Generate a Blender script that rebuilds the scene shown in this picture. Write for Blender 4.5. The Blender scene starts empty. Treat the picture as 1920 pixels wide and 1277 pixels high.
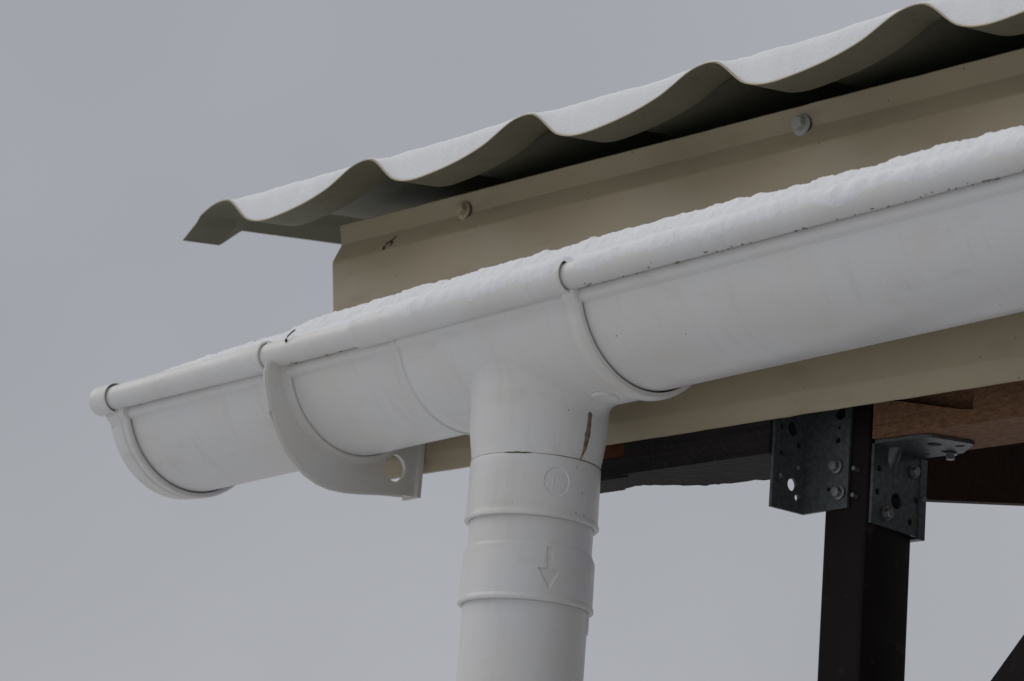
import bpy, bmesh, math, random
from mathutils import Vector, Matrix, noise
from mathutils.geometry import tessellate_polygon

rnd = random.Random(7)
S = bpy.context.scene
COL = S.collection
Z0 = 2.090                       # height of the gutter centre line above the ground (m)
SL = 0.0358                      # fall of the gutter along its run

# ------------------------------------------------------------------ camera
def W(x, y, z):                  # millimetres around the downpipe axis -> world metres
    return Vector((x * .001, y * .001, z * .001 + Z0))
cam_d = bpy.data.cameras.new('camera')
cam = bpy.data.objects.new('camera', cam_d)
COL.objects.link(cam)
cr = Vector((0.67880829, 0.7303877, 0.07584931)); cu = Vector((0.13636892, -0.22688217, 0.96432775))
cb = -Vector((-0.72154198, 0.64425017, 0.25361168))
M = Matrix((cr, cu, cb)).transposed().to_4x4()
M.translation = W(1337.92, -1223.77, -489.21)
cam.matrix_world = M
cam_d.sensor_width = 36.0
cam_d.lens = 5381.96 / 1920 * 36
cam_d.clip_start = 0.05
cam_d.clip_end = 2000
cam_d.dof.use_dof = True
cam_d.dof.focus_distance = 1.80
cam_d.dof.aperture_fstop = 18
S.camera = cam

# ------------------------------------------------------------------ overcast sky and soft sun
SUN_EL, SUN_AZ = math.radians(48), math.radians(234)   # azimuth measured from +Y clockwise
world = bpy.data.worlds.new('World'); S.world = world; world.use_nodes = True
nt = world.node_tree; nt.nodes.clear()
wo = nt.nodes.new('ShaderNodeOutputWorld')
sky = nt.nodes.new('ShaderNodeTexSky'); sky.sky_type = 'NISHITA'; sky.sun_disc = False
sky.sun_elevation = SUN_EL; sky.sun_rotation = SUN_AZ; sky.air_density = 1.5; sky.dust_density = 4
b1 = nt.nodes.new('ShaderNodeBackground'); b1.inputs['Strength'].default_value = 0.06
nt.links.new(sky.outputs['Color'], b1.inputs['Color'])
tc = nt.nodes.new('ShaderNodeTexCoord')
nz = nt.nodes.new('ShaderNodeTexNoise'); nz.inputs['Scale'].default_value = 2.6; nz.inputs['Detail'].default_value = 3
nt.links.new(tc.outputs['Generated'], nz.inputs['Vector'])
rp = nt.nodes.new('ShaderNodeValToRGB')
rp.color_ramp.elements[0].position = .25; rp.color_ramp.elements[0].color = (0.352, 0.363, 0.394, 1)
rp.color_ramp.elements[1].position = .75; rp.color_ramp.elements[1].color = (0.475, 0.485, 0.518, 1)
nt.links.new(nz.outputs['Fac'], rp.inputs['Fac'])
b2 = nt.nodes.new('ShaderNodeBackground'); b2.inputs['Strength'].default_value = 1.0
nt.links.new(rp.outputs['Color'], b2.inputs['Color'])
mx = nt.nodes.new('ShaderNodeMixShader'); mx.inputs[0].default_value = 0.93
nt.links.new(b1.outputs[0], mx.inputs[1]); nt.links.new(b2.outputs[0], mx.inputs[2])
nt.links.new(mx.outputs[0], wo.inputs['Surface'])
sd = bpy.data.lights.new('sun', 'SUN'); sd.energy = 0.85; sd.angle = math.radians(60); sd.color = (1.0, .97, .93)
so = bpy.data.objects.new('sun', sd); COL.objects.link(so)
sv = Vector((math.sin(SUN_AZ) * math.cos(SUN_EL), math.cos(SUN_AZ) * math.cos(SUN_EL), math.sin(SUN_EL)))
so.rotation_euler = sv.to_track_quat('Z', 'Y').to_euler(); so.location = (-3, -3, 6)
S.view_settings.view_transform = 'Standard'; S.view_settings.look = 'None'
S.view_settings.exposure = 0.0; S.view_settings.gamma = 1.0
S.render.engine = 'CYCLES'

# ------------------------------------------------------------------ materials
def newmat(name):
    m = bpy.data.materials.new(name); m.use_nodes = True
    n = m.node_tree.nodes; b = n['Principled BSDF']
    return m, m.node_tree, b
def N(t, kind, **kw):
    n = t.nodes.new(kind)
    for k, v in kw.items():
        if k in n.inputs: n.inputs[k].default_value = v
        else: setattr(n, k, v)
    return n
def objco(t):
    c = N(t, 'ShaderNodeTexCoord'); return c.outputs['Object']
def noise_fac(t, co, scale, detail=4, lo=.4, hi=.6, stretch=None, rough=.55):
    if stretch:
        mp = N(t, 'ShaderNodeMapping'); mp.inputs['Scale'].default_value = stretch
        t.links.new(co, mp.inputs['Vector']); co = mp.outputs['Vector']
    n = N(t, 'ShaderNodeTexNoise', Scale=scale, Detail=detail, Roughness=rough)
    t.links.new(co, n.inputs['Vector'])
    r = N(t, 'ShaderNodeMapRange'); r.inputs['From Min'].default_value = lo; r.inputs['From Max'].default_value = hi
    t.links.new(n.outputs['Fac'], r.inputs['Value'])
    return r.outputs['Result']
def mixc(t, fac, a, b, amount=1.0):
    m = N(t, 'ShaderNodeMix', data_type='RGBA')
    if amount != 1.0:
        k = N(t, 'ShaderNodeMath', operation='MULTIPLY'); k.inputs[1].default_value = amount
        t.links.new(fac, k.inputs[0]); fac = k.outputs[0]
    t.links.new(fac, m.inputs['Factor'])
    for v, s in ((a, 6), (b, 7)):
        if isinstance(v, tuple): m.inputs[s].default_value = (*v, 1)
        else: t.links.new(v, m.inputs[s])
    return m.outputs[2]
def bump(t, b, h, strength, dist):
    n = N(t, 'ShaderNodeBump'); n.inputs['Strength'].default_value = strength; n.inputs['Distance'].default_value = dist
    t.links.new(h, n.inputs['Height']); t.links.new(n.outputs['Normal'], b.inputs['Normal'])
def specks(t, co, scale, size, keep):
    v = N(t, 'ShaderNodeTexVoronoi', Scale=scale); t.links.new(co, v.inputs['Vector'])
    l = N(t, 'ShaderNodeMath', operation='LESS_THAN'); l.inputs[1].default_value = size
    t.links.new(v.outputs['Distance'], l.inputs[0])
    sx = N(t, 'ShaderNodeSeparateColor'); t.links.new(v.outputs['Color'], sx.inputs['Color'])
    g = N(t, 'ShaderNodeMath', operation='LESS_THAN'); g.inputs[1].default_value = keep
    t.links.new(sx.outputs['Red'], g.inputs[0])
    m = N(t, 'ShaderNodeMath', operation='MULTIPLY'); t.links.new(l.outputs[0], m.inputs[0]); t.links.new(g.outputs[0], m.inputs[1])
    return m.outputs[0]

def pvc(name, base):
    m, t, b = newmat(name); co = objco(t)
    warm = tuple(c * k for c, k in zip(base, (.97, .93, .84)))
    c = mixc(t, noise_fac(t, co, 16, 5, .45, .72), base, warm, .6)
    grime = noise_fac(t, co, 70, 6, .58, .78, stretch=(.35, 1, 1))
    c = mixc(t, grime, c, (.45, .42, .37), .24)
    c = mixc(t, noise_fac(t, co, 150, 5, .56, .74, stretch=(1, .12, .12)), c, (.50, .47, .41), .22)
    c = mixc(t, specks(t, co, 95, .06, .10), c, (.12, .10, .085), .75)
    c = mixc(t, specks(t, co, 230, .07, .10), c, (.25, .22, .19), .7)
    t.links.new(c, b.inputs['Base Color'])
    r = N(t, 'ShaderNodeMapRange'); r.inputs['To Min'].default_value = .30; r.inputs['To Max'].default_value = .48
    t.links.new(noise_fac(t, co, 45, 4, .3, .7), r.inputs['Value']); t.links.new(r.outputs[0], b.inputs['Roughness'])
    b.inputs['Specular IOR Level'].default_value = .5
    bump(t, b, noise_fac(t, co, 28, 3, .2, .8), .18, .0015)
    return m
PVC = pvc('white_pvc', (.71, .708, .70))
PVC2 = pvc('white_pvc_coupling', (.69, .688, .682))
PVC3 = pvc('cream_pvc_bracket', (.64, .625, .60))

m, t, b = newmat('beige_coated_steel'); BEIGE = m; co = objco(t)
c = mixc(t, noise_fac(t, co, 9, 4, .35, .7), (.385, .322, .215), (.355, .298, .20))
c = mixc(t, noise_fac(t, co, 60, 5, .55, .8, stretch=(.3, 1, 1)), c, (.24, .18, .10), .5)
c = mixc(t, specks(t, co, 80, .05, .25), c, (.08, .055, .04), .8)
t.links.new(c, b.inputs['Base Color']); b.inputs['Roughness'].default_value = .42
c2 = noise_fac(t, co, 7, 3, .2, .8)
bump(t, b, c2, .5, .004)

m, t, b = newmat('roof_underside_primer'); UNDER = m; co = objco(t)
c = mixc(t, noise_fac(t, co, 12, 4, .3, .7), (.15, .145, .10), (.17, .163, .117))
c = mixc(t, noise_fac(t, co, 50, 5, .6, .75), c, (.07, .06, .05), .5)
b.inputs['Specular IOR Level'].default_value = .2
t.links.new(c, b.inputs['Base Color']); b.inputs['Roughness'].default_value = .65
m, t, b = newmat('roof_top_coating'); ROOFTOP = m
b.inputs['Base Color'].default_value = (.46, .38, .24, 1); b.inputs['Roughness'].default_value = .45

m, t, b = newmat('snow'); SNOW = m; co = objco(t)
c = mixc(t, noise_fac(t, co, 30, 5, .3, .8), (.86, .87, .885), (.80, .81, .825))
c = mixc(t, specks(t, co, 70, .05, .10), c, (.30, .26, .22), .5)
t.links.new(c, b.inputs['Base Color']); b.inputs['Roughness'].default_value = .8
b.inputs['Specular IOR Level'].default_value = .2
b.inputs['Subsurface Weight'].default_value = .25; b.inputs['Subsurface Radius'].default_value = (.004, .0045, .005)
b.inputs['Subsurface Scale'].default_value = 1.0
bump(t, b, noise_fac(t, co, 420, 4, .25, .75), .35, .0010)
m, t, b = newmat('snow_ground'); GSNOW = m; co = objco(t)
c = mixc(t, noise_fac(t, co, .6, 5, .3, .7), (.74, .745, .755), (.62, .625, .635))
t.links.new(c, b.inputs['Base Color']); b.inputs['Roughness'].default_value = .9
bump(t, b, noise_fac(t, co, 5, 6, .2, .8), .6, .05)

m, t, b = newmat('dark_brown_paint'); PAINT = m; co = objco(t)
c = mixc(t, noise_fac(t, co, 20, 5, .35, .7), (.0075, .0048, .0048), (.011, .0072, .0070))
c = mixc(t, noise_fac(t, co, 90, 4, .62, .75), c, (.05, .038, .034), .55)
t.links.new(c, b.inputs['Base Color']); b.inputs['Roughness'].default_value = .5
b.inputs['Specular IOR Level'].default_value = .14
bump(t, b, noise_fac(t, co, 60, 3, .2, .8), .15, .001)

def wood(name, a, d, e, sc=(.05, 1, 1), scale=130, rough=.75):
    m, t, b = newmat(name); co = objco(t)
    c = mixc(t, noise_fac(t, co, scale, 6, .3, .72, stretch=sc, rough=.65), a, d)
    c = mixc(t, noise_fac(t, co, scale * 2.4, 5, .55, .75, stretch=(sc[0] * 4, 1, 1)), c, e, .7)
    t.links.new(c, b.inputs['Base Color']); b.inputs['Roughness'].default_value = rough; b.inputs['Specular IOR Level'].default_value = .15
    bump(t, b, noise_fac(t, co, scale * 1.5, 5, .2, .8, stretch=(sc[0] * 3, 1, 1)), .5, .0015)
    return m
WOODA = wood('planed_pine_brown', (.26, .142, .076), (.10, .048, .025), (.42, .265, .17), sc=(.45, 1, 1), scale=330)
WOODD = wood('dark_stained_rafter', (.035, .014, .006), (.024, .010, .005), (.045, .02, .01), sc=(1, .06, 1))
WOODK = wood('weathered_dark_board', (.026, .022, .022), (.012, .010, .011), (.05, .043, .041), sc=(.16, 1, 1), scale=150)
WOODO = wood('orange_timber', (.10, .034, .011), (.07, .022, .008), (.12, .05, .02), sc=(1, .2, 1))

m, t, b = newmat('galvanised_steel'); GALV = m; co = objco(t)
v = N(t, 'ShaderNodeTexVoronoi', Scale=260); t.links.new(co, v.inputs['Vector'])
c = mixc(t, v.outputs['Distance'], (.125, .14, .145), (.07, .077, .078))  # zinc tones darkened to stand in for shade under the fascia
c = mixc(t, noise_fac(t, co, 240, 5, .60, .72), c, (.11, .06, .035), .6)
t.links.new(c, b.inputs['Base Color']); b.inputs['Metallic'].default_value = .6; b.inputs['Roughness'].default_value = .45
m, t, b = newmat('zinc_screw'); ZINC = m
b.inputs['Base Color'].default_value = (.22, .225, .22, 1); b.inputs['Metallic'].default_value = .8; b.inputs['Roughness'].default_value = .38
m, t, b = newmat('grey_coated_screw'); GREYSCREW = m
b.inputs['Base Color'].default_value = (.36, .36, .335, 1); b.inputs['Roughness'].default_value = .4
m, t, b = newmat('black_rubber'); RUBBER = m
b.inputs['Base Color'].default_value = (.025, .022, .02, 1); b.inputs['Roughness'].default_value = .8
m, t, b = newmat('dried_dirt'); DIRT = m; co = objco(t)
c = mixc(t, noise_fac(t, co, 300, 4, .35, .65), (.27, .195, .135), (.09, .06, .042))
t.links.new(c, b.inputs['Base Color']); b.inputs['Roughness'].default_value = .95
m, t, b = newmat('dry_stalk'); STALK = m
b.inputs['Base Color'].default_value = (.045, .032, .026, 1); b.inputs['Roughness'].default_value = .8
m, t, b = newmat('green_moss'); MOSS = m
b.inputs['Base Color'].default_value = (.09, .10, .02, 1); b.inputs['Roughness'].default_value = .95

# ------------------------------------------------------------------ helpers
def mesh(name, verts, faces, smooth=35, mats=None, fmat=None):
    me = bpy.data.meshes.new(name)
    me.from_pydata([(v[0] * .001, v[1] * .001, v[2] * .001) for v in verts], [], faces)
    bm = bmesh.new(); bm.from_mesh(me)
    if fmat:
        for f, k in zip(bm.faces, fmat): f.material_index = k
    if not fmat: bmesh.ops.recalc_face_normals(bm, faces=bm.faces)
    bm.to_mesh(me); bm.free()
    if smooth:
        for p in me.polygons: p.use_smooth = True
        me.set_sharp_from_angle(angle=math.radians(smooth))
    return me
ROOTLOC = {}
def thing(name, label, cat, loc, group=None):
    o = bpy.data.objects.new(name, None); o.empty_display_size = .02; COL.objects.link(o)
    o.location = W(*loc); o['label'] = label; o['category'] = cat
    if group: o['group'] = group
    ROOTLOC[o] = Vector(loc)
    return o
def part(name, verts, faces, mat, parent, smooth=35, label=None, kind=None, fmat=None):
    r = ROOTLOC[parent]
    me = mesh(name, [Vector(v) - r for v in verts], faces, smooth, fmat=fmat)
    for mm in (mat if isinstance(mat, list) else [mat]): me.materials.append(mm)
    o = bpy.data.objects.new(name, me); COL.objects.link(o); o.parent = parent
    ROOTLOC[o] = r
    if label: o['label'] = label
    if kind: o['kind'] = kind
    return o
def solo(name, verts, faces, mat, loc, label=None, cat=None, kind=None, smooth=35, group=None):
    me = mesh(name, [Vector(v) - Vector(loc) for v in verts], faces, smooth)
    me.materials.append(mat)
    o = bpy.data.objects.new(name, me); COL.objects.link(o); o.location = W(*loc)
    if label: o['label'] = label
    if cat: o['category'] = cat
    if kind: o['kind'] = kind
    if group: o['group'] = group
    return o
def sh(v): return (v[0], v[1], v[2] + SL * v[0])     # fall of the gutter
def loops(rings, closed=True, cap=(True, True)):
    vs, fs = [], []; n = len(rings[0])
    for r in rings: vs += r
    for i in range(len(rings) - 1):
        for j in range(n if closed else n - 1):
            a = i * n + j; b = i * n + (j + 1) % n
            fs.append((a, b, b + n, a + n))
    if cap[0]: fs.append(tuple(range(n))[::-1])
    if cap[1]: fs.append(tuple(range((len(rings) - 1) * n, len(rings) * n)))
    return vs, fs
def frange(a, b, n): return [a + (b - a) * i / (n - 1) for i in range(n)]

def channel(xr, thick=2.0, lip=True, top=14, start=17):
    """xr: list of (x, outer radius). Half-round trough swept along X as a closed shell."""
    rings = []
    for x, R in xr:
        o = []
        if lip:
            d = R - 60
            o += [(-61.0 - d, -9.5), (-61.8 - d, -11.5), (-62.0 - d, -14.5), (-61.2 - d, -16.2), (-59.6 - d, -17.2)]
        else:
            o += [(-R * .985, -R * .16)]
        for k in range(53):
            a = math.radians(start + 1 + (180 - start - 1) * k / 52); o.append((-R * math.cos(a), -R * math.sin(a)))
        o.append((R, top)); r = R - thick; o.append((r, top))
        for k in range(40):
            a = math.radians(180 - 170 * k / 39); o.append((-r * math.cos(a), -r * math.sin(a)))
        o.append((-r, -9.5))
        rings.append([sh((x, y, z)) for y, z in o])
    return loops(rings)
BY, BZ = -66.5, -2.5
def tube_x(xr, cy=BY, cz=BZ, n=28, shear=True, a0=0):
    rings = []
    for x, r in xr:
        rg = [(x, cy + r * math.cos(a0 + 2 * math.pi * k / n), cz + r * math.sin(a0 + 2 * math.pi * k / n)) for k in range(n)]
        rings.append([sh(v) for v in rg] if shear else rg)
    return loops(rings)
def sleeve_x(x0, x1, ro, ri, cy=BY, cz=BZ, n=36, rim=.5):
    prof = [(x0, ri), (x0, ro - .6), (x0 + .8, ro), (x1 - 4, ro), (x1 - 3, ro + rim), (x1 - .6, ro + rim), (x1, ro), (x1, ri + .7), (x1 - 2, ri + .6), (x1 - 6, ri), (x0, ri)]
    rings = [[sh((x, cy + r * math.cos(2 * math.pi * k / n), cz + r * math.sin(2 * math.pi * k / n))) for k in range(n)] for x, r in prof]
    return loops(rings, cap=(False, False))
def revolve(prof, n=96, cx=0, cy=0, cap=(True, True)):
    return loops([[(cx + r * math.cos(2 * math.pi * k / n), cy + r * math.sin(2 * math.pi * k / n), z) for k in range(n)] for r, z in prof], cap=cap)
def box(x0, x1, y0, y1, z0, z1, bev=0):
    if not bev:
        v = [(x, y, z) for z in (z0, z1) for y in (y0, y1) for x in (x0, x1)]
        return v, [(0, 2, 3, 1), (4, 5, 7, 6), (0, 1, 5, 4), (2, 6, 7, 3), (0, 4, 6, 2), (1, 3, 7, 5)]
    pts = []
    for cx, cy, a in ((x1 - bev, y1 - bev, 0), (x0 + bev, y1 - bev, 90), (x0 + bev, y0 + bev, 180), (x1 - bev, y0 + bev, 270)):
        for k in range(5):
            q = math.radians(a + 22.5 * k); pts.append((cx + bev * math.cos(q), cy + bev * math.sin(q)))
    return loops([[(x, y, z) for x, y in pts] for z in (z0, z1)])
def prism(poly, z0, z1, axes='xyz'):
    """poly: 2-D outline, extruded z0..z1; axes names the 3-D axes of (u, v, w)."""
    ix = {c: i for i, c in enumerate('xyz')}
    def mk(u, v, w):
        p = [0, 0, 0]; p[ix[axes[0]]] = u; p[ix[axes[1]]] = v; p[ix[axes[2]]] = w; return tuple(p)
    return loops([[mk(u, v, w) for u, v in poly] for w in (z0, z1)])
def circ(cx, cy, r, n=20, ry=None):
    return [(cx + r * math.cos(2 * math.pi * k / n), cy + (ry or r) * math.sin(2 * math.pi * k / n)) for k in range(n)]
def plate(outer, holes, w0, w1, axes):
    ix = {c: i for i, c in enumerate('xyz')}
    def mk(u, v, w):
        p = [0, 0, 0]; p[ix[axes[0]]] = u; p[ix[axes[1]]] = v; p[ix[axes[2]]] = w; return tuple(p)
    ls = [outer] + holes
    flat = [p for l in ls for p in l]; n = len(flat)
    tri = tessellate_polygon([[Vector((u, v, 0)) for u, v in l] for l in ls])
    vs = [mk(u, v, w0) for u, v in flat] + [mk(u, v, w1) for u, v in flat]
    fs = [tuple(f) for f in tri] + [tuple(i + n for i in reversed(f)) for f in tri]
    o = 0
    for l in ls:
        k = len(l)
        for i in range(k):
            a, b = o + i, o + (i + 1) % k; fs.append((a, b, b + n, a + n))
        o += k
    return vs, fs
def join(*ms):
    vs, fs = [], []
    for v, f in ms:
        o = len(vs); vs += v; fs += [tuple(i + o for i in q) for q in f]
    return vs, fs
def tube(path, rad, n=8):
    rings = []
    for i, p in enumerate(path):
        p = Vector(p); d = (Vector(path[min(i + 1, len(path) - 1)]) - Vector(path[max(i - 1, 0)])).normalized()
        a = d.cross(Vector((0, 0, 1)) if abs(d.z) < .9 else Vector((1, 0, 0))).normalized(); b = d.cross(a)
        r = rad[i] if isinstance(rad, list) else rad
        rings.append([tuple(p + a * r * math.cos(2 * math.pi * k / n) + b * r * math.sin(2 * math.pi * k / n)) for k in range(n)])
    return loops(rings)

def sst(e0, e1, x):
    s = min(1, max(0, (x - e0) / (e1 - e0))); return s * s * (3 - 2 * s)
# ------------------------------------------------------------------ ground
gv = [(-400000, -400000, 0), (400000, -400000, 0), (400000, 400000, 0), (-400000, 400000, 0)]
g = solo('ground', [(x, y, z - Z0 * 1000) for x, y, z in gv], [(0, 1, 2, 3)], GSNOW, (0, 0, -Z0 * 1000), kind='structure', smooth=0)

# ------------------------------------------------------------------ roof sheet (wave-profile metal tile)
XC, WAV, ZR = -384.59, 170.09, 156.28
PT = [(0, 0), (.04, -1.6), (.085, -7.0), (.13, -13.8), (.175, -19.6), (.235, -23.3), (.30, -24.9), (.368, -24.8), (.5, -22.6), (.622, -19.2),
      (.743, -13.8), (.81, -9.0), (.863, -4.7), (.91, -1.7), (.955, -.3), (1, 0)]
def cr_interp(T, u):
    for i in range(len(T) - 1):
        if u <= T[i + 1][0]: break
    p1, p2 = T[i], T[i + 1]
    p0 = T[i - 1] if i else (T[-2][0] - 1, T[-2][1]); p3 = T[i + 2] if i + 2 < len(T) else (T[1][0] + 1, T[1][1])
    m1 = (p2[1] - p0[1]) / (p2[0] - p0[0]); m2 = (p3[1] - p1[1]) / (p3[0] - p1[0]); h = p2[0] - p1[0]; s = (u - p1[0]) / h
    return (2*s**3-3*s*s+1)*p1[1] + (s**3-2*s*s+s)*h*m1 + (-2*s**3+3*s*s)*p2[1] + (s**3-s*s)*h*m2
XL = -433.5
def wave(x):
    z = cr_interp(PT, ((x - XC) / WAV) % 1.0)
    if x < -415: z = min(z, -10.5 - (-415 - x) * .72)
    return z
YS = [(8, 0), (42.4, 5.2), (45, 6.8), (61, 20.8), (63.8, 22.6)]
def rise(y):
    if y <= 63.8:
        for i in range(len(YS) - 1):
            if y <= YS[i + 1][0]:
                s = (y - YS[i][0]) / (YS[i + 1][0] - YS[i][0]); return YS[i][1] + s * (YS[i + 1][1] - YS[i][1])
    z = 22.6 + (y - 63.8) * .145
    if y > 395: z += 17 * min(1, (y - 395) / 20)
    if y > 745: z += 17 * min(1, (y - 745) / 20)
    return z
def roofz(x, y): return ZR + wave(x) + rise(y) + .9 * noise.noise((x * .004, y * .006, 3))
XEND = 1500
rxs = [XL + i * 4.0 for i in range(int((XEND - XL) / 4) + 1)]
rys = [8, 20, 32, 42.4, 45, 53, 61, 63.8, 90, 130, 180, 240, 310, 395, 405, 415, 500, 620, 745, 755, 765, 900, 1050, 1200]
nx, ny = len(rxs), len(rys)
vs = [(x, y, roofz(x, y)) for y in rys for x in rxs] + [(x, y, roofz(x, y) - .8) for y in rys for x in rxs]
fs, fm = [], []
q = nx * ny
for j in range(ny - 1):
    for i in range(nx - 1):
        a = j * nx + i
        fs.append((a, a + 1, a + nx + 1, a + nx)); fm.append(0)
        fs.append((a + q, a + q + nx, a + q + nx + 1, a + q + 1)); fm.append(1)
for i in range(nx - 1): fs.append((i, i + q, i + q + 1, i + 1)); fm.append(0)
for j in range(ny - 1): a = j * nx; fs.append((a, a + nx, a + nx + q, a + q)); fm.append(1)
roof = thing('metal_roof', 'wave-profile metal roof edge jutting over the gutter, olive grey underneath', 'roof', (XL, 8, ZR))
part('roof_sheet', vs, fs, [ROOFTOP, UNDER], roof, smooth=28, fmat=fm)

# snow lying in the roof waves
sxs = [-388 + i * 2.0 for i in range(int((700 + 388) / 2))] + [700 + 8 * i for i in range(100)]
def crestlvl(x, y): return ZR + rise(y) + .4
def snowtop(x, y, f):
    e = 1.3 * noise.noise((x * .02, y * .03, 0)) + .8 * noise.noise((x * .06, y * .06, 5)) + .3 * sst(9, 16, y) * noise.noise((x * .22, y * .22, 9))
    fl = crestlvl(x, y) - .6 + e + 1.2 * noise.noise((x * .009, 4, 0))
    base = roofz(x, y)
    thin = base + .35 + max(0, .8 + e * .6)
    t = max(fl, thin)
    t = base + (t - base) * sst(-389, -366, x)
    return base + (t - base) * f + .15
srows = [(8.3, .0), (8.6, .35), (9.2, .66), (10.4, .86), (12.5, .96), (16, 1), (22, 1), (30, 1), (40, 1), (50, 1), (64, 1), (90, 1), (140, 1.1), (260, 1.2), (500, 1.2), (900, 1.2), (1195, 1.2)]
vs, fs = [], []
for yb, f in srows:
    for x in sxs:
        y = yb + (.8 + .8 * noise.noise((x * .03, 7, 0)) + .5 * noise.noise((x * .11, f * 2.2, 1)) + .22 * noise.noise((x * .3, f * 6, 4)) if yb < 30 else 0)
        y = max(y, 8.15)
        vs.append((x, y, snowtop(x, y, f)))
nn = len(sxs)
for j in range(len(srows) - 1):
    for i in range(nn - 1): a = j * nn + i; fs.append((a, a + 1, a + nn + 1, a + nn))
solo('roof_snow', vs, fs, SNOW, (XL, 8, ZR), 'thin white snow lying in the waves on top of the metal roof', 'snow', kind='stuff', smooth=60)

# ------------------------------------------------------------------ fascia
fas = thing('fascia', 'beige folded metal fascia board running behind the white gutter', 'fascia', (-308, 66, -68))
FP = [(80, 141.6), (72.4, 141.2), (71.9, 140.4), (75.0, 126.6), (74.8, 125.2), (68.3, 111.6), (67.8, 109.6), (67.8, -52.0), (68.3, -54.2), (73.6, -64.6), (74.6, -65.2), (76.0, -65.0)]
FI = [(y + .8, z - (.8 if z > 130 else 0) + (.8 if z < -60 else 0)) for y, z in FP][::-1]
fx = [-308.5 + i * 12 for i in range(67)] + frange(520, 1500, 12)
rings = []
for x in fx:
    w = .9 * noise.noise((x * .008, 0, 0)) + .4 * noise.noise((x * .03, 2, 0)); tz = .35 * noise.noise((x * .06, 9, 0))
    rings.append([(x - 11.0 + .17 * max(0, 111 - z) * max(0, 1 - (x + 308.5) / 70), y + w * (1 if abs(z) < 100 else .5), z + tz) for y, z in FP + FI])
v, f = loops(rings); part('folded_sheet', v, f, BEIGE, fas, smooth=24)

def screw(parent, loc, mat, tilt, sc=1.0, rub=True, flange=True, axis='-y'):
    """hex-head self-tapping screw: parts screw > washer, seal"""
    x, y, z = loc
    def tr(m):
        out = []
        R = Matrix.Rotation(tilt, 3, 'Y')
        for (a, b, c) in m[0]:
            p = Vector((a, b, c)) * sc                      # local: axis along +c
            q = Vector((p.x, -p.z, p.y)) if axis == '-y' else (Vector((p.z, p.x, p.y)) if axis == '+x' else Vector((p.x, p.y, -p.z)))
            if axis == '-y': q = R @ q
            out.append((x + q.x, y + q.y, z + q.z))
        return out, m[1]
    hexh = loops([[(r * math.cos(k * math.pi / 3), r * math.sin(k * math.pi / 3), c) for k in range(6)] for r, c in ((4.6, 1.9), (4.6, 6.2), (4.2, 6.7))])
    dome = revolve([(3.2, 6.6), (2.9, 6.85), (1.2, 6.95)], n=16)
    fl = revolve([(6.6, 1.4), (6.6, 1.9), (4.6, 2.5)], n=28)
    s = part('screw', *tr(join(hexh, dome, fl) if flange else join(hexh, dome)), mat, parent, smooth=30)
    if rub:
        part('washer', *tr(revolve([(6.9, .9), (7.0, 1.2), (6.6, 1.45)], n=28)), mat, s)
        part('rubber_seal', *tr(revolve([(7.0, -.2), (7.3, .4), (6.9, .95)], n=28)), RUBBER, s)
    return s
screw(fas, (-178.0, 74.0, 128.2), BEIGE, .2)
screw(fas, (148.8, 74.0, 128.2), GREYSCREW, .35, 1.05)

stk = [(a - 7, b + 6, c + 2.4) for a, b, c in [(-252.8, 61.8, 108.2), (-252.2, 61.4, 110.5), (-250.8, 62.3, 112.8), (-248.6, 63.5, 114.4), (-246.2, 63.8, 114.0), (-245.6, 63.4, 112.2), (-246.8, 62.6, 110.9)]]
v, f = tube(stk, [1.1, .7, .6, .6, .7, .8, .6]); v2, f2 = tube([(-255.6, 69.9, 116.8), (-253.5, 71.5, 119.4), (-251.6, 72.6, 121.4)], [.5, .4, .3])
solo('dry_leaf_stalk', *join((v, f), (v2, f2)), STALK, stk[0], 'small brown hooked stalk stuck to the beige fascia', 'stalk')

# ------------------------------------------------------------------ timber and steel under the eave
roofb = solo('eave_batten', *box(-300, 1490, 77, 185, 72, 140.5), WOODK, (-300, 77, 72), 'dark batten hidden in the shadow between roof sheet and fascia top', 'batten')  # made deep and tall to keep light out of the eave cavity
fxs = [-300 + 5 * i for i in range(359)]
solo('eave_light_block', *loops([[(x, 168, 120), (x, 180, 120), (x, 180, roofz(x, 180) - 1.4), (x, 168, roofz(x, 168) - 1.4)] for x in fxs]), RUBBER, (-300, 174, 120), 'black wavy strip added to block light under the roof waves', 'light blocker')  # added strip, keeps the cavity behind the roof waves dark
# weathered board with a rough bark edge
edge = [(-33, 110), (-24, 108), (-9, 107.2), (5, 114), (18, 121), (31, 127.5), (45, 129), (60, 131), (72, 132.5), (100, 140), (130, 146)]
rear = []
for i in range(len(edge) - 1):
    (xa, ya), (xb_, yb_) = edge[i], edge[i + 1]
    for k in range(6):
        s = k / 6; rear.append((xa + (xb_ - xa) * s, ya + (yb_ - ya) * s + 1.1 * noise.noise(((xa + (xb_ - xa) * s) * .22, 1, 0)) + .7 * noise.noise(((xa + (xb_ - xa) * s) * .8, 4, 0))))
poly = [(1, 77), (131.5, 77), (131.5, 109)] + [p for p in rear[::-1] if p[0] < 131] 
xs_ = []
vsd, fsd = loops([[(x, y, -86.4 + (.9 * noise.noise((x * .15, y * .15, 3)) if y > 79 else 0) + (-1.0 if 79 < y else 0) * .3) for x, y in poly], [(x, y, 30) for x, y in poly]])
solo('rough_edged_board', vsd, fsd, WOODK, (4, 77, -87), 'blackish weathered board with ragged bark edge below the fascia, left of the post', 'board', smooth=25)
solo('timber_block', *prism([(-78, 79), (3, 79), (-30, 111), (-78, 111)], -73, 20), WOODO, (-57, 90, -73), 'small orange brown timber end showing right beside the white outlet neck', 'timber')
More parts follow.
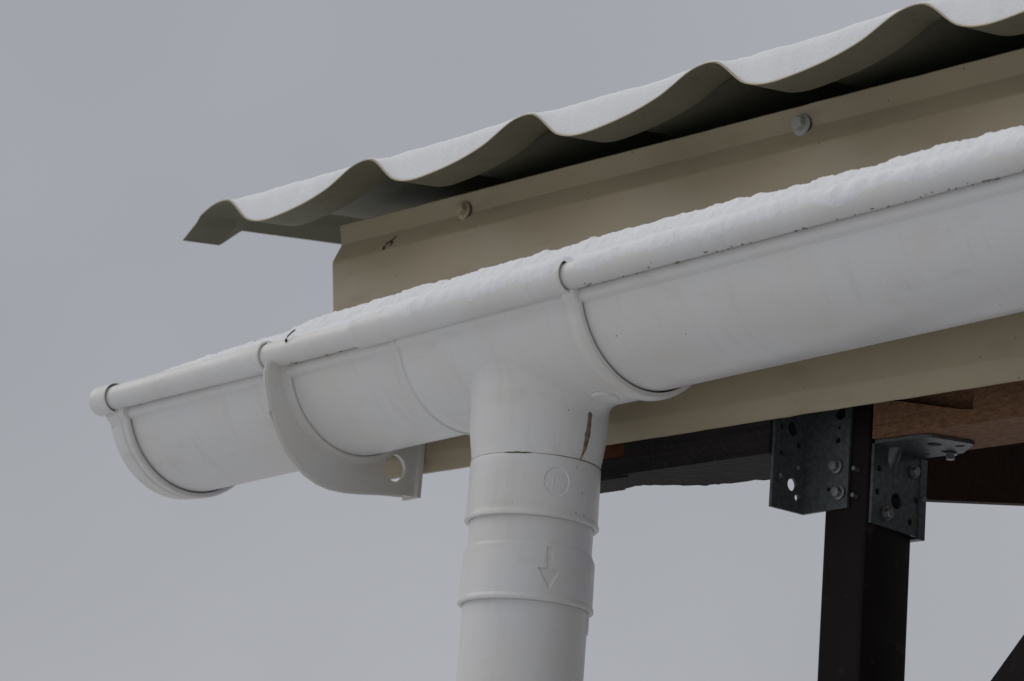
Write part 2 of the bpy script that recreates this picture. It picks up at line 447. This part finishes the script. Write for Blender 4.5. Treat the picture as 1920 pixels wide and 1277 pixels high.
solo('nailing_strip', *prism([(-82, 80), (4, 80), (-28, 109), (-82, 109)], -87.6, -73.5), WOODK, (-57, 90, -88), 'grey strip of board under the orange brown timber end beside the outlet', 'board')
# wall plate
bt = thing('eave_beam', 'brown planed timber beam right of the post, resting on a perforated bracket', 'beam', (186, 112, -75.8))
part('beam_core', *box(186.5, 1490, 120.7, 166, -75.6, 20), WOODA, bt, smooth=0)
notch = [(186.5, -75.6), (1490, -75.6), (1490, 15), (265.5, 15), (265.5, -66.4), (257, -65.6), (208.8, -54.6), (197, -52), (197, 15), (186.5, 15)]
part('front_board', *plate(notch, [], 112, 120.7, 'xzy'), WOODA, bt, smooth=0)
# rafter
def rafter(name, x0, x1, y0, y1, zb, h, s, mat, label):
    poly = [(y0, zb), (y1, zb + (y1 - y0) * s), (y1, zb + (y1 - y0) * s + h), (y0, zb + h)]
    return solo(name, *prism(poly, x0, x1, 'yzx'), mat, (x0, y0, zb), label, 'rafter', smooth=0)
rafter('rafter', 151, 163, 166.5, 1180, -101, 150, .167, WOODD, 'dark brown rafter sloping back behind the post at the right')
sw = thing('shade_wall', 'dark plank wall added out of view to shade the space under the eave', 'wall', (900, 560, -2090))  # unseen wall, added to block light from the right under the eave
for k in range(20):
    part('plank', *box(560, 578, 200 + k * 49, 247 + k * 49, -2089, -20 + k * 7), WOODD, sw, smooth=0)
for k in range(19):
    part('plank', *box(580 + k * 49, 627 + k * 49, 200, 218, -2089, -20), WOODD, sw, smooth=0)
# post, brace
post = thing('steel_post', 'dark brown square steel post standing under the eave', 'post', (166, 135, -2090))
part('post_tube', *box(149.2, 183.8, 112, 158, -2089, 60, 3.0), PAINT, post, smooth=50)
part('base_plate', *box(116, 217, 85, 185, -2088, -2080), PAINT, post, smooth=0)
dx, dz = .665, .747
def bp(s, o): return (184.5 + s * dx + o * dz, -345 + s * dz - o * dx)
poly = [bp(-42, 42), bp(0, 0), bp(362, 0), bp(325, 42)]
poly = [(184.3, -345 - 60), (184.3, -345), bp(360, 0), (bp(360, 0)[0] + 60, bp(360, 0)[1])]
solo('diagonal_brace', *prism(poly, 114, 154, 'xzy'), PAINT, (184, 134, -400), 'dark diagonal brace cutting the lower right corner', 'brace', smooth=0)

# angle bracket on the front of the post
ab = thing('angle_bracket', 'galvanised perforated angle bracket on the front of the dark post, two sky-lit holes', 'bracket', (134, 112, -119))
leg_h = [circ(98, -102.6, 4.2), circ(103.2, -110, 2.1), circ(96.3, -66.4, 4.8), circ(86.2, -66.9, 2.2), circ(86.8, -84, 1.9), circ(102.6, -76, 2.2), circ(86.8, -99.5, 2.0), circ(103, -91.5, 1.9)]
part('side_flange', *plate([(79.5, -120.2), (111.9, -119.6), (111.9, -20), (79.5, -20)], leg_h, 131.9, 133.9, 'yzx'), GALV, ab, smooth=30)
face_h = [circ(161.5, -57, 4.2), circ(161.2, -66, 1.1), circ(160.4, -74.4, 2.1), circ(154.5, -105.5, 1.3), circ(141.5, -45, 4)]
part('front_flange', *plate([(133.95, -119.6), (170.2, -118.6), (170.2, -20), (133.95, -20)], face_h, 109.6, 111.7, 'xzy'), GALV, ab, smooth=30)
screw(ab, (160.4, 109.7, -91.4), ZINC, .4, .72, rub=False)
screw(ab, (163.6, 109.7, -108.6), ZINC, .1, .72, rub=False)
for z in (-94.5, -111.5):
    solo_v = tube([(176, 112.2, z), (176, 107.5, z)], [1.7, 1.4], 10); part('screw_tip', *solo_v, ZINC, ab)
# corner bracket under the beam
cbk = thing('corner_bracket', 'galvanised perforated corner bracket between post side and brown beam', 'bracket', (185, 138, -129))
ph = [circ(138.2, -110.6, 5.1), circ(120.5, -93, 2.1), circ(119.6, -108, 2.1), circ(157.4, -106.5, 2.1), circ(152, -121.5, 2.1)]
part('vertical_leg', *plate([(114.6, -128.6), (163.2, -129.8), (162.2, -78.0), (114.8, -78.0)], ph, 184.2, 186.3, 'yzx'), GALV, cbk, smooth=30)
fh = [circ(192.8, 125.7, 2.9, ry=2.2), circ(208.1, 122.6, 2.9, ry=2.0), circ(217.7, 135.0, 4.6), circ(228.8, 146.2, 3.6, ry=2.4), circ(211.3, 153.2, 2.8), circ(195.6, 153.8, 3.0, ry=2.4)]
part('horizontal_leg', *plate([(186.4, 115), (222, 116.5), (228, 119.5), (238.5, 144), (237.8, 149), (230, 154), (218, 163), (186.4, 163)], fh, -78.1, -76.1, 'xyz'), GALV, cbk, smooth=30)
gus = [(186.35, -78.15), (193.5, -78.15), (186.35, -93)]
gv_, gf_ = [], []
for yy, k in ((128.5, 0.1), (131, .7), (133.5, 1), (136, .7), (138.5, .1)):
    gv_.append([(186.3, yy, -78.1), (186.3 + 7 * k, yy, -78.1), (186.3 + 2.6 * k, yy, -86), (186.3, yy, -86 - 7.5 * k)])
part('pressed_rib', *loops(gv_), GALV, cbk, smooth=60)
screw(cbk, (186.2, 128.0, -120.4), ZINC, 0, .72, rub=False, axis='+x')
screw(cbk, (186.2, 152.6, -88.8), ZINC, 0, .66, rub=False, axis='+x')
screw(cbk, (211.3, 158.5, -78.0), ZINC, 0, .66, rub=False, axis='-z')
bk = thing('flat_bracket', 'narrow bracket plate seen edge-on behind the back edge of the post', 'bracket', (170, 161, -131))
part('plate', *box(150, 187.2, 160.0, 166.0, -131, -79), GALV, bk, smooth=0)
part('bolt', *tube([(187.1, 163, -105), (188.8, 163, -105)], [2.2, 1.9], 10), ZINC, bk)

# ------------------------------------------------------------------ gutter lengths
XJ, XB, XE = 94.7, -193.8, -379.4
def gx(a, b, step): n = max(2, int(abs(b - a) / step) + 1); return frange(a, b, n)
def wob(x): return 60 + .25 * noise.noise((x * .006, 11, 0))
gr = thing('gutter_run', 'long white half-round gutter length right of the downpipe', 'gutter', (60, 0, -60))
v, f = channel([(x, wob(x)) for x in gx(62, 1480, 30)]); part('trough', v, f, PVC, gr)
v, f = tube_x([(x, 8.8) for x in gx(62, 1480, 40)]); part('rolled_bead', v, f, PVC, gr)
gl = thing('gutter_stub', 'short white gutter length between end cap and outlet piece', 'gutter', (-240, 0, -60))
v, f = channel([(x, wob(x)) for x in gx(-398, -55, 20)]); part('trough', v, f, PVC, gl)
v, f = tube_x([(x, 9.0) for x in gx(-405, -55, 30)]); part('rolled_bead', v, f, PVC, gl)

# dirt along the bead seams
def dirt(parent, x0, x1, n, seed):
    r = random.Random(seed); vs, fs = [], []
    for _ in range(n):
        x = x0 + (x1 - x0) * r.random(); y = -65.5 + r.gauss(0, 1.6); L = .5 + 2.2 * r.random() ** 3; h = .35 + .3 * r.random()
        dy = y - BY; z = BZ - math.sqrt(max(1, 9.05 ** 2 - dy * dy)) if r.random() < .75 else -11.5
        pts = []
        m = 7
        for s, w in ((-1, .1), (-.5, .8), (0, 1), (.6, .7), (1, .1)):
            pts.append([sh((x + s * L, y + w * h * math.cos(2*math.pi*k/m), z + w * h * .8 * math.sin(2*math.pi*k/m))) for k in range(m)])
        a, b_ = loops(pts); o = len(vs); vs += a; fs += [tuple(i + o for i in q_) for q_ in b_]
    part('dirt_specks', vs, fs, DIRT, parent, kind='stuff')
dirt(gr, 98, 460, 42, 1); dirt(gl, -370, -120, 12, 2)

# end cap
ec = thing('gutter_end_cap', 'white end cap closing the far left end of the gutter', 'end cap', (-390, 0, -65))
v, f = channel([(-402.5, 62.6), (-401.6, 63.2), (-391.2, 63.4), (-390.4, 64.0), (-388.8, 64.3), (-387.8, 63.9), (-387.2, 63.2), (-385.6, 63.1), (-384.9, 64.2), (-382.6, 64.9), (-380.4, 64.6), (-379.4, 63.6)], thick=2.3)
part('cap_shell', v, f, PVC, ec)
endp = [(-62.5, -9)] + [(-62.5 * math.cos(math.radians(a)), -62.5 * math.sin(math.radians(a))) for a in range(10, 181, 6)] + [(62.5, 13)]
pv, pf = prism(endp, -402.4, -400.6, 'yzx'); part('end_plate', [sh(q_) for q_ in pv], pf, PVC, ec)
v, f = sleeve_x(-409, -388.5, 10.9, 9.9, rim=.3); part('bead_sleeve', v, f, PVC, ec)
v, f = tube_x([(-409.3, 9.4), (-408.7, 10.0), (-407.5, 9.95)]); part('bead_stop', v, f, PVC, ec)

# bracket of the left length
br = thing('gutter_bracket', 'white crescent gutter bracket with round hole, under the left gutter length', 'bracket', (-200, 66, -80))
inner = [(-60.6 * math.cos(math.radians(a)), -60.6 * math.sin(math.radians(a))) for a in range(8, 141, 4)]
outer = [(66.8, -38), (66.8, -77.5), (54, -78.3), (36, -80.5), (15.6, -83.8), (2, -85.6), (-12, -86.0), (-23, -84.4), (-33, -81), (-42, -76), (-51, -69.5), (-57.6, -62), (-63.5, -53.5), (-69, -43.5), (-72.6, -33), (-75.4, -24), (-76.5, -17), (-75.2, -10.5)]
pl = inner + [(52, -38)] + outer
pv, pf = plate(pl, [circ(44, -60.6, 9.8, 30)], XB - 4.5, XB - 1.2, 'yzx')
part('crescent_plate', [sh(q_) for q_ in pv], pf, PVC3, br, smooth=25)
ringp = []
for x, ro in ((XB - 22, 62.2), (XB - 5, 62.6), (XB - 1.4, 66.5), (XB - .9, 65.0), (XB - .2, 63.4), (XB + 1.6, 62.8), (XB + 2.4, 61.9)):
    ringp.append((x, ro))
v, f = channel(ringp, thick=1.4, lip=False, start=8); part('cradle', v, f, PVC3, br)
# thickened outer rim of the crescent and the plate against the fascia
orim = [sh((XB - 3.6, y, z)) for y, z in outer[2:]]
v, f = tube(orim, [1.4] * len(orim), 10); part('outer_rib', v, f, PVC3, br)
bpv, bpf = prism([(63.6, -78.6), (67.0, -78.2), (67.2, -36), (63.8, -36)], XB - 14, XB + 2.2, 'yzx')
part('back_plate', [sh(q_) for q_ in bpv], bpf, PVC3, br)
cl = [(-330, 8.6), (-330, 9.15), (-290, 9.6), (-240, 10.3), (-212, 10.7), (-211, 11.1), (-208, 11.1), (-207.5, 10.7), (-207.5, 9.6), (-212, 9.4)]
v, f = loops([[sh((x, BY + r * math.cos(2 * math.pi * k / 36), BZ + r * math.sin(2 * math.pi * k / 36))) for k in range(36)] for x, r in cl], cap=(False, False))
part('bead_clip', v, f, PVC, br)

# ------------------------------------------------------------------ outlet piece
ou = thing('gutter_outlet', 'white outlet piece joining the gutter to the downpipe', 'gutter outlet', (0, 0, -70))
v, f = channel([(-80.5, 60.5), (-80.2, 61.7), (-79.6, 62.2), (-78.0, 62.2), (-77.2, 61.2), (-75.4, 61.1), (-74.2, 62.1), (-72.8, 62.5), (-60, 62.5), (-30, 62.5), (0, 62.5), (30, 62.5), (60, 62.5), (76, 62.5), (78.5, 62.0), (80.6, 61.8), (82.2, 62.6), (83.8, 64.4), (86, 65.3), (89.6, 65.5), (92.4, 65.0), (94.2, 64.0), (94.7, 62.9)], thick=1.6)
part('body', v, f, PVC, ou)
v, f = sleeve_x(-111, 91.5, 11.0, 9.7, rim=.35); part('bead_sleeve', v, f, PVC, ou)
rings = []
NF = 120
for k in range(13):
    s = k / 12; ring = []
    for i in range(NF):
        a = 2 * math.pi * i / NF; rn = 45.6; de = 2.4 + 7.0 * sst(-.35, .9, math.cos(a + math.radians(28)))
        rA = rn + de; A = Vector((rA * math.cos(a), rA * math.sin(a), -math.sqrt(62.35 ** 2 - (rA * math.sin(a)) ** 2) + SL * rA * math.cos(a)))
        B = Vector((rn * math.cos(a), rn * math.sin(a), -math.sqrt(62.35 ** 2 - (rn * math.sin(a)) ** 2) + SL * rn * math.cos(a)))
        C_ = B + Vector((-.7 * math.cos(a), -.7 * math.sin(a), -de))
        ring.append(tuple((1 - s) ** 2 * A + 2 * s * (1 - s) * B + s * s * C_))
    rings.append(ring)
for r, z in ((44.6, -76), (43.2, -86), (42.0, -94), (41.6, -101), (39.4, -101)):
    rings.append([(r * math.cos(2 * math.pi * i / NF), r * math.sin(2 * math.pi * i / NF), z) for i in range(NF)])
# keep rings monotone downward
for j in range(13, len(rings)):
    rings[j] = [(x, y, min(z, rings[12][i][2] - .9 * (j - 12))) for i, (x, y, z) in enumerate(rings[j])]
v, f = loops(rings, cap=(False, True)); part('neck', v, f, PVC, ou, smooth=50)
dv, df = revolve([(9.0, -61.0), (9.0, -62.9), (8.5, -63.3)], n=40, cx=66, cy=-6); part('moulding_disc', [sh(q_) for q_ in dv], df, PVC, ou)
# dried drip on the neck
vs = []
dr = [(-61.8, -2.2, 3.6), (-64, -1.4, 3.0), (-66.5, -.2, 2.6), (-70, .8, 2.4), (-74, .9, 3.6), (-77, 1.0, 3.9), (-80, 1.2, 3.6), (-84, .6, 2.9), (-88, .3, 2.0), (-92, -.8, 1.1), (-95.5, -2.8, .5), (-97, -3.6, .2)]
rings = []
for z, aoff, w in dr:
    r = 45.6 - max(0, (-z - 62)) * .105 + .30
    rg = []
    for k in range(9):
        s = -1 + 2 * k / 8; a = math.radians(aoff + 2.2) + s * w * .95 / 45 * (1 + .6 * noise.noise((z * .45, s * 2, 1)))
        rr = r + .55 * (1 - s * s) - .3 * abs(s); rg.append((rr * math.cos(a), rr * math.sin(a), z + .4 * noise.noise((s * 3, z, 0))))
    rings.append(rg)
v, f = loops(rings, closed=False, cap=(False, False)); part('dirt_drip', v, f, DIRT, ou, label='brown dried dirt drip running down the neck')

# ------------------------------------------------------------------ pipe coupling
cp = thing('pipe_coupling', 'white two-collar coupling under the outlet, with an engraved down arrow', 'pipe coupling', (0, 0, -140))
PR = .94
def angs(f0, f1, nf, nc):
    a = frange(math.radians(f0), math.radians(f1), nf)
    return a + frange(math.radians(f1), math.radians(f0 + 360), nc)[1:-1]
def collar(prof, aa, zs, disp):
    """prof: (r,z) top to bottom; outer wall is refined with zs and displaced."""
    rings = [[(PR * r * math.cos(a), PR * r * math.sin(a), z) for a in aa] for r, z in prof['top']]
    for z in zs:
        r0 = prof['r'](z) * PR; rings.append([((r0 + disp(a, z)) * math.cos(a), (r0 + disp(a, z)) * math.sin(a), z) for a in aa])
    rings += [[(PR * r * math.cos(a), PR * r * math.sin(a), z) for a in aa] for r, z in prof['bot']]
    return loops(rings, cap=(False, False))
A1 = math.radians(-22.9)
def disp1(a, z):
    s = (a - A1) * 45; s = (s + 141.37) % 282.74 - 141.37; d = math.hypot(s, z + 113.6)
    h = -.55 * (1 - sst(8.6, 9.2, d))
    if d < 8:   # faint worn moulding marks
        h += .16 * (sst(.15, .3, noise.noise((s * .55, z * .5, 2)))) * (1 if -6 < z + 113.6 < 5 else 0)
    return h
aa = angs(-40, -6, 90, 84)
v, f = collar({'top': [(44.0, -101), (44.0, -97.6), (44.6, -97.0)], 'r': lambda z: 44.9 + (-z - 98) * .012, 'bot': [(45.7, -133.2), (46.2, -134.4), (46.2, -135.9), (45.7, -136.4), (43.0, -136.4), (43.0, -132)]},
              aa, [-97.6] + frange(-103, -124.5, 75) + [-131, -132.6], disp1)
c1 = part('upper_collar', v, f, PVC2, cp, smooth=40)
part('tube', *revolve([(42.6 * PR, -101.5), (42.6 * PR, -156)], n=96, cap=(False, False)), PVC2, cp)
A2 = math.radians(-23.8)
def sd_poly(px, py, P):
    d = 1e9; ins = False; n = len(P)
    for i in range(n):
        ax, ay = P[i]; bx, by = P[(i + 1) % n]; ex, ey = bx - ax, by - ay; wx, wy = px - ax, py - ay
        t_ = max(0, min(1, (wx * ex + wy * ey) / (ex * ex + ey * ey))); d = min(d, math.hypot(wx - ex * t_, wy - ey * t_))
        if (ay > py) != (by > py) and px < (bx - ax) * (py - ay) / (by - ay) + ax: ins = not ins
    return -d if ins else d
ARW = [(u * 1.15, w) for u, w in [(-1.9, -155.6), (1.6, -155.8), (1.9, -163), (1.3, -165), (1.3, -169.6), (6.8, -170.0), (.4, -182.2), (-6.8, -169.6), (-1.4, -169.4), (-1.4, -165), (-2.1, -163)]]
strokes = []
r9 = random.Random(3)
for k in range(26):
    s = -27 + k * 1.75 + r9.uniform(-.3, .3)
    if abs(s) < 3: continue
    strokes.append((s, s + r9.uniform(-.5, .5), r9.uniform(1.0, 2.4)))
def disp2(a, z):
    s = (a - A2) * 45.5; s = (s + 142.9) % 285.9 - 142.9
    h = 0
    fr = sst(.15, .6, math.cos(a - math.radians(-44)))       # flush on the outer side, stepped at the flanks
    h -= fr * max(0, r2(z) - (43.15 + max(0, -z - 153) * .062))
    h0 = h
    if abs(s) < 10 and -185 < z < -153:
        h = h0 - 1.25 * (1 - sst(-.4, .3, sd_poly(s, z, ARW)))
    if -168.4 < z < -162.4 and h > h0 - .1:
        for s0, s1, ln in strokes:
            zz = (z + 165.4 - (s0 * -.02))
            if abs(zz) < ln and abs(s - (s0 + (s1 - s0) * (zz / 3))) < .32: h = max(h, h0 + .13)
    return h
aa = angs(-62, 8, 230, 60)
zs = frange(-153.4, -161.5, 26) + frange(-161.8, -186.0, 84)
def r2(z): return 42.9 + 2.3 * sst(153.0, 159.5, -z) + max(0, -z - 160) * .012
v, f = collar({'top': [(42.4, -152.8), (42.75, -152.8)], 'r': r2, 'bot': [(46.0, -187.2), (46.4, -188.2), (46.4, -189.6), (45.9, -190.2), (43.2, -190.2), (43.2, -184)]}, aa, zs, disp2)
part('lower_collar', v, f, PVC2, cp, smooth=40, label='wider collar with an engraved arrow pointing down')
mv = []
for k in range(9): a = math.radians(-72 + k * 3.2); mv.append((41.9 * math.cos(a), 41.9 * math.sin(a), -96.9 + .15 * math.sin(k * 2)))
part('moss_line', *tube(mv, [.2, .45, .5, .55, .6, .5, .6, .4, .2], 8), MOSS, cp, label='thin green moss in the joint under the outlet')

mv = [(41.85 * math.cos(math.radians(a)), 41.85 * math.sin(math.radians(a)), -96.75) for a in range(-125, 60, 4)]
part('dirt_line', *tube(mv, [.12 + .3 * sst(-50, 10, a) + .1 * noise.noise((a * .2, 0, 0)) for a in range(-125, 60, 4)], 8), DIRT, cp, label='thin dark dirt line in the joint under the outlet')
dp = thing('downpipe', 'white round downpipe dropping from the coupling toward the ground', 'downpipe', (0, 0, -2088))
part('pipe', *revolve([(42.8 * PR, -186), (42.8 * PR, -400), (42.8 * PR, -1200), (42.8 * PR, -2088)], n=96), PVC2, dp)
ta = math.radians(43)
tv = []
for z, r in ((-189.8, 43.7), (-201, 43.9), (-203.5, 43.6), (-204, 42.3)):
    tv.append([(q_ * PR * math.cos(ta + w), q_ * PR * math.sin(ta + w), z) for q_, w in ((41.8, -.09), (r, -.085), (r, .085), (41.8, .09))])
part('locking_rib', *loops(tv), PVC2, dp)

# ------------------------------------------------------------------ snow along the gutter
def sm(a, b_, x): return sst(a, b_, x)
HT = [(-395, 12), (-354, 14.8), (-290, 16.2), (-229, 19), (-156, 22.8), (-114, 25), (-28, 25), (70, 25), (146, 24.8), (246, 23.4), (323, 21.4), (369, 22.4), (430, 20), (1500, 20)]
def htop(x):
    for i in range(len(HT) - 1):
        if x <= HT[i + 1][0]:
            s = max(0, (x - HT[i][0]) / (HT[i + 1][0] - HT[i][0])); return HT[i][1] + s * (HT[i + 1][1] - HT[i][1])
    return 20
gxs = [-386 + i * 1.1 for i in range(int((460 + 386) / 1.1))] + [460 + 8 * i for i in range(126)]
rings = []
for x in gxs:
    big = noise.noise((x * .012, 0, 1)); H = htop(x) + 2.0 * noise.noise((x * .021, 3, 0)) + 1.2 * noise.noise((x * .09, 8, 0))
    if x < -330: H = 9 + (H - 9) * sm(-390, -330, x)
    amt = sm(-260, 60, x)
    sl_r = 11.2 if -111 < x < 91.5 else (9.2 + 1.5 * sst(-330, -212, x) if -330 < x < -207.5 else 9.0)
    a0 = math.radians(52 - 66 * amt + 34 * noise.noise((x * .03, 5, 2)) + 16 * noise.noise((x * .13, 6, 2)))
    ring = math.exp(-((x - 95) / 7) ** 2) + math.exp(-((x + 206) / 8) ** 2)
    a0 = a0 + (math.radians(66) - a0) * min(1, ring)
    thk = (.3 + 1.9 * amt * (1 + .7 * big)) * (1 - .9 * min(1, ring))
    prof = []
    for k in range(17):                                   # coat over the bead, front to top
        s = k / 16; a = math.pi - a0 - (math.pi - a0 - math.radians(72)) * s
        t_ = thk * sm(0, .55, s) * (1 + .6 * noise.noise((x * .12, a * 1.2, 0))) - .35 * (1 - sm(0, .12, s)) + .26 * noise.noise((x * .5, a * 4.6, 4)) * sm(0, .2, s)
        r = sl_r + t_; prof.append((BY + r * math.cos(a), BZ + r * math.sin(a)))
    y0, z0 = prof[-1]
    for k in range(1, 27):                                # the heap behind the bead
        s = k / 26; y = y0 + s * 13.5
        hz = z0 + (H - z0) * (1 - (1 - s) ** 2.6) - 1.6 * math.exp(-((s - .06) / .06) ** 2)
        gate = .35 + .65 * sst(-.25, .35, noise.noise((x * .03, 21, 0)))
        q_ = 1.3 * noise.noise((x * .07, y * .09, hz * .09)) + .8 * noise.noise((x * .2, y * .2, 3 + hz * .2)) + (.35 + .45 * gate) * noise.noise((x * .5, y * .5, hz * .5)) * min(1, s * 4)
        prof.append((y + (.8 * noise.noise((x * .2, y * .2, 7 + hz * .2)) + .5 * noise.noise((x * .5, y * .5, 17 + hz * .5))) * min(1, s * 4), hz + q_ * min(1, s * 3)))
    y1, z1 = prof[-1]
    for k in range(1, 13):
        s = k / 12; y = y1 + s * (56 - y1); prof.append((y, z1 - 3.5 * s * s * (1 + .5 * noise.noise((x * .03, s * 3, 0))) + .6 * noise.noise((x * .1, y * .1, 1))))
    rings.append([sh((x, y, z)) for y, z in prof])
v, f = loops(rings, closed=False, cap=(False, False))
solo('gutter_snow', v, f, SNOW, (0, -66, 8), 'crusty white snow heaped along the front bead of the gutter', 'snow', kind='stuff', smooth=70)

# small twig on the bead
tw = [(-179.4, -74.9, -5.4), (-179.0, -75.2, -3.6), (-178.2, -74.8, -1.6), (-177.0, -73.6, .6), (-175.8, -72.4, 2.4), (-174.6, -71.4, 3.6)]
v, f = tube(tw, [1.0, .75, .5, .5, .55, .3], 8)
solo('tiny_twig', v, f, STALK, tw[0], 'tiny dark twig lying on the gutter bead beside the crescent bracket', 'twig')
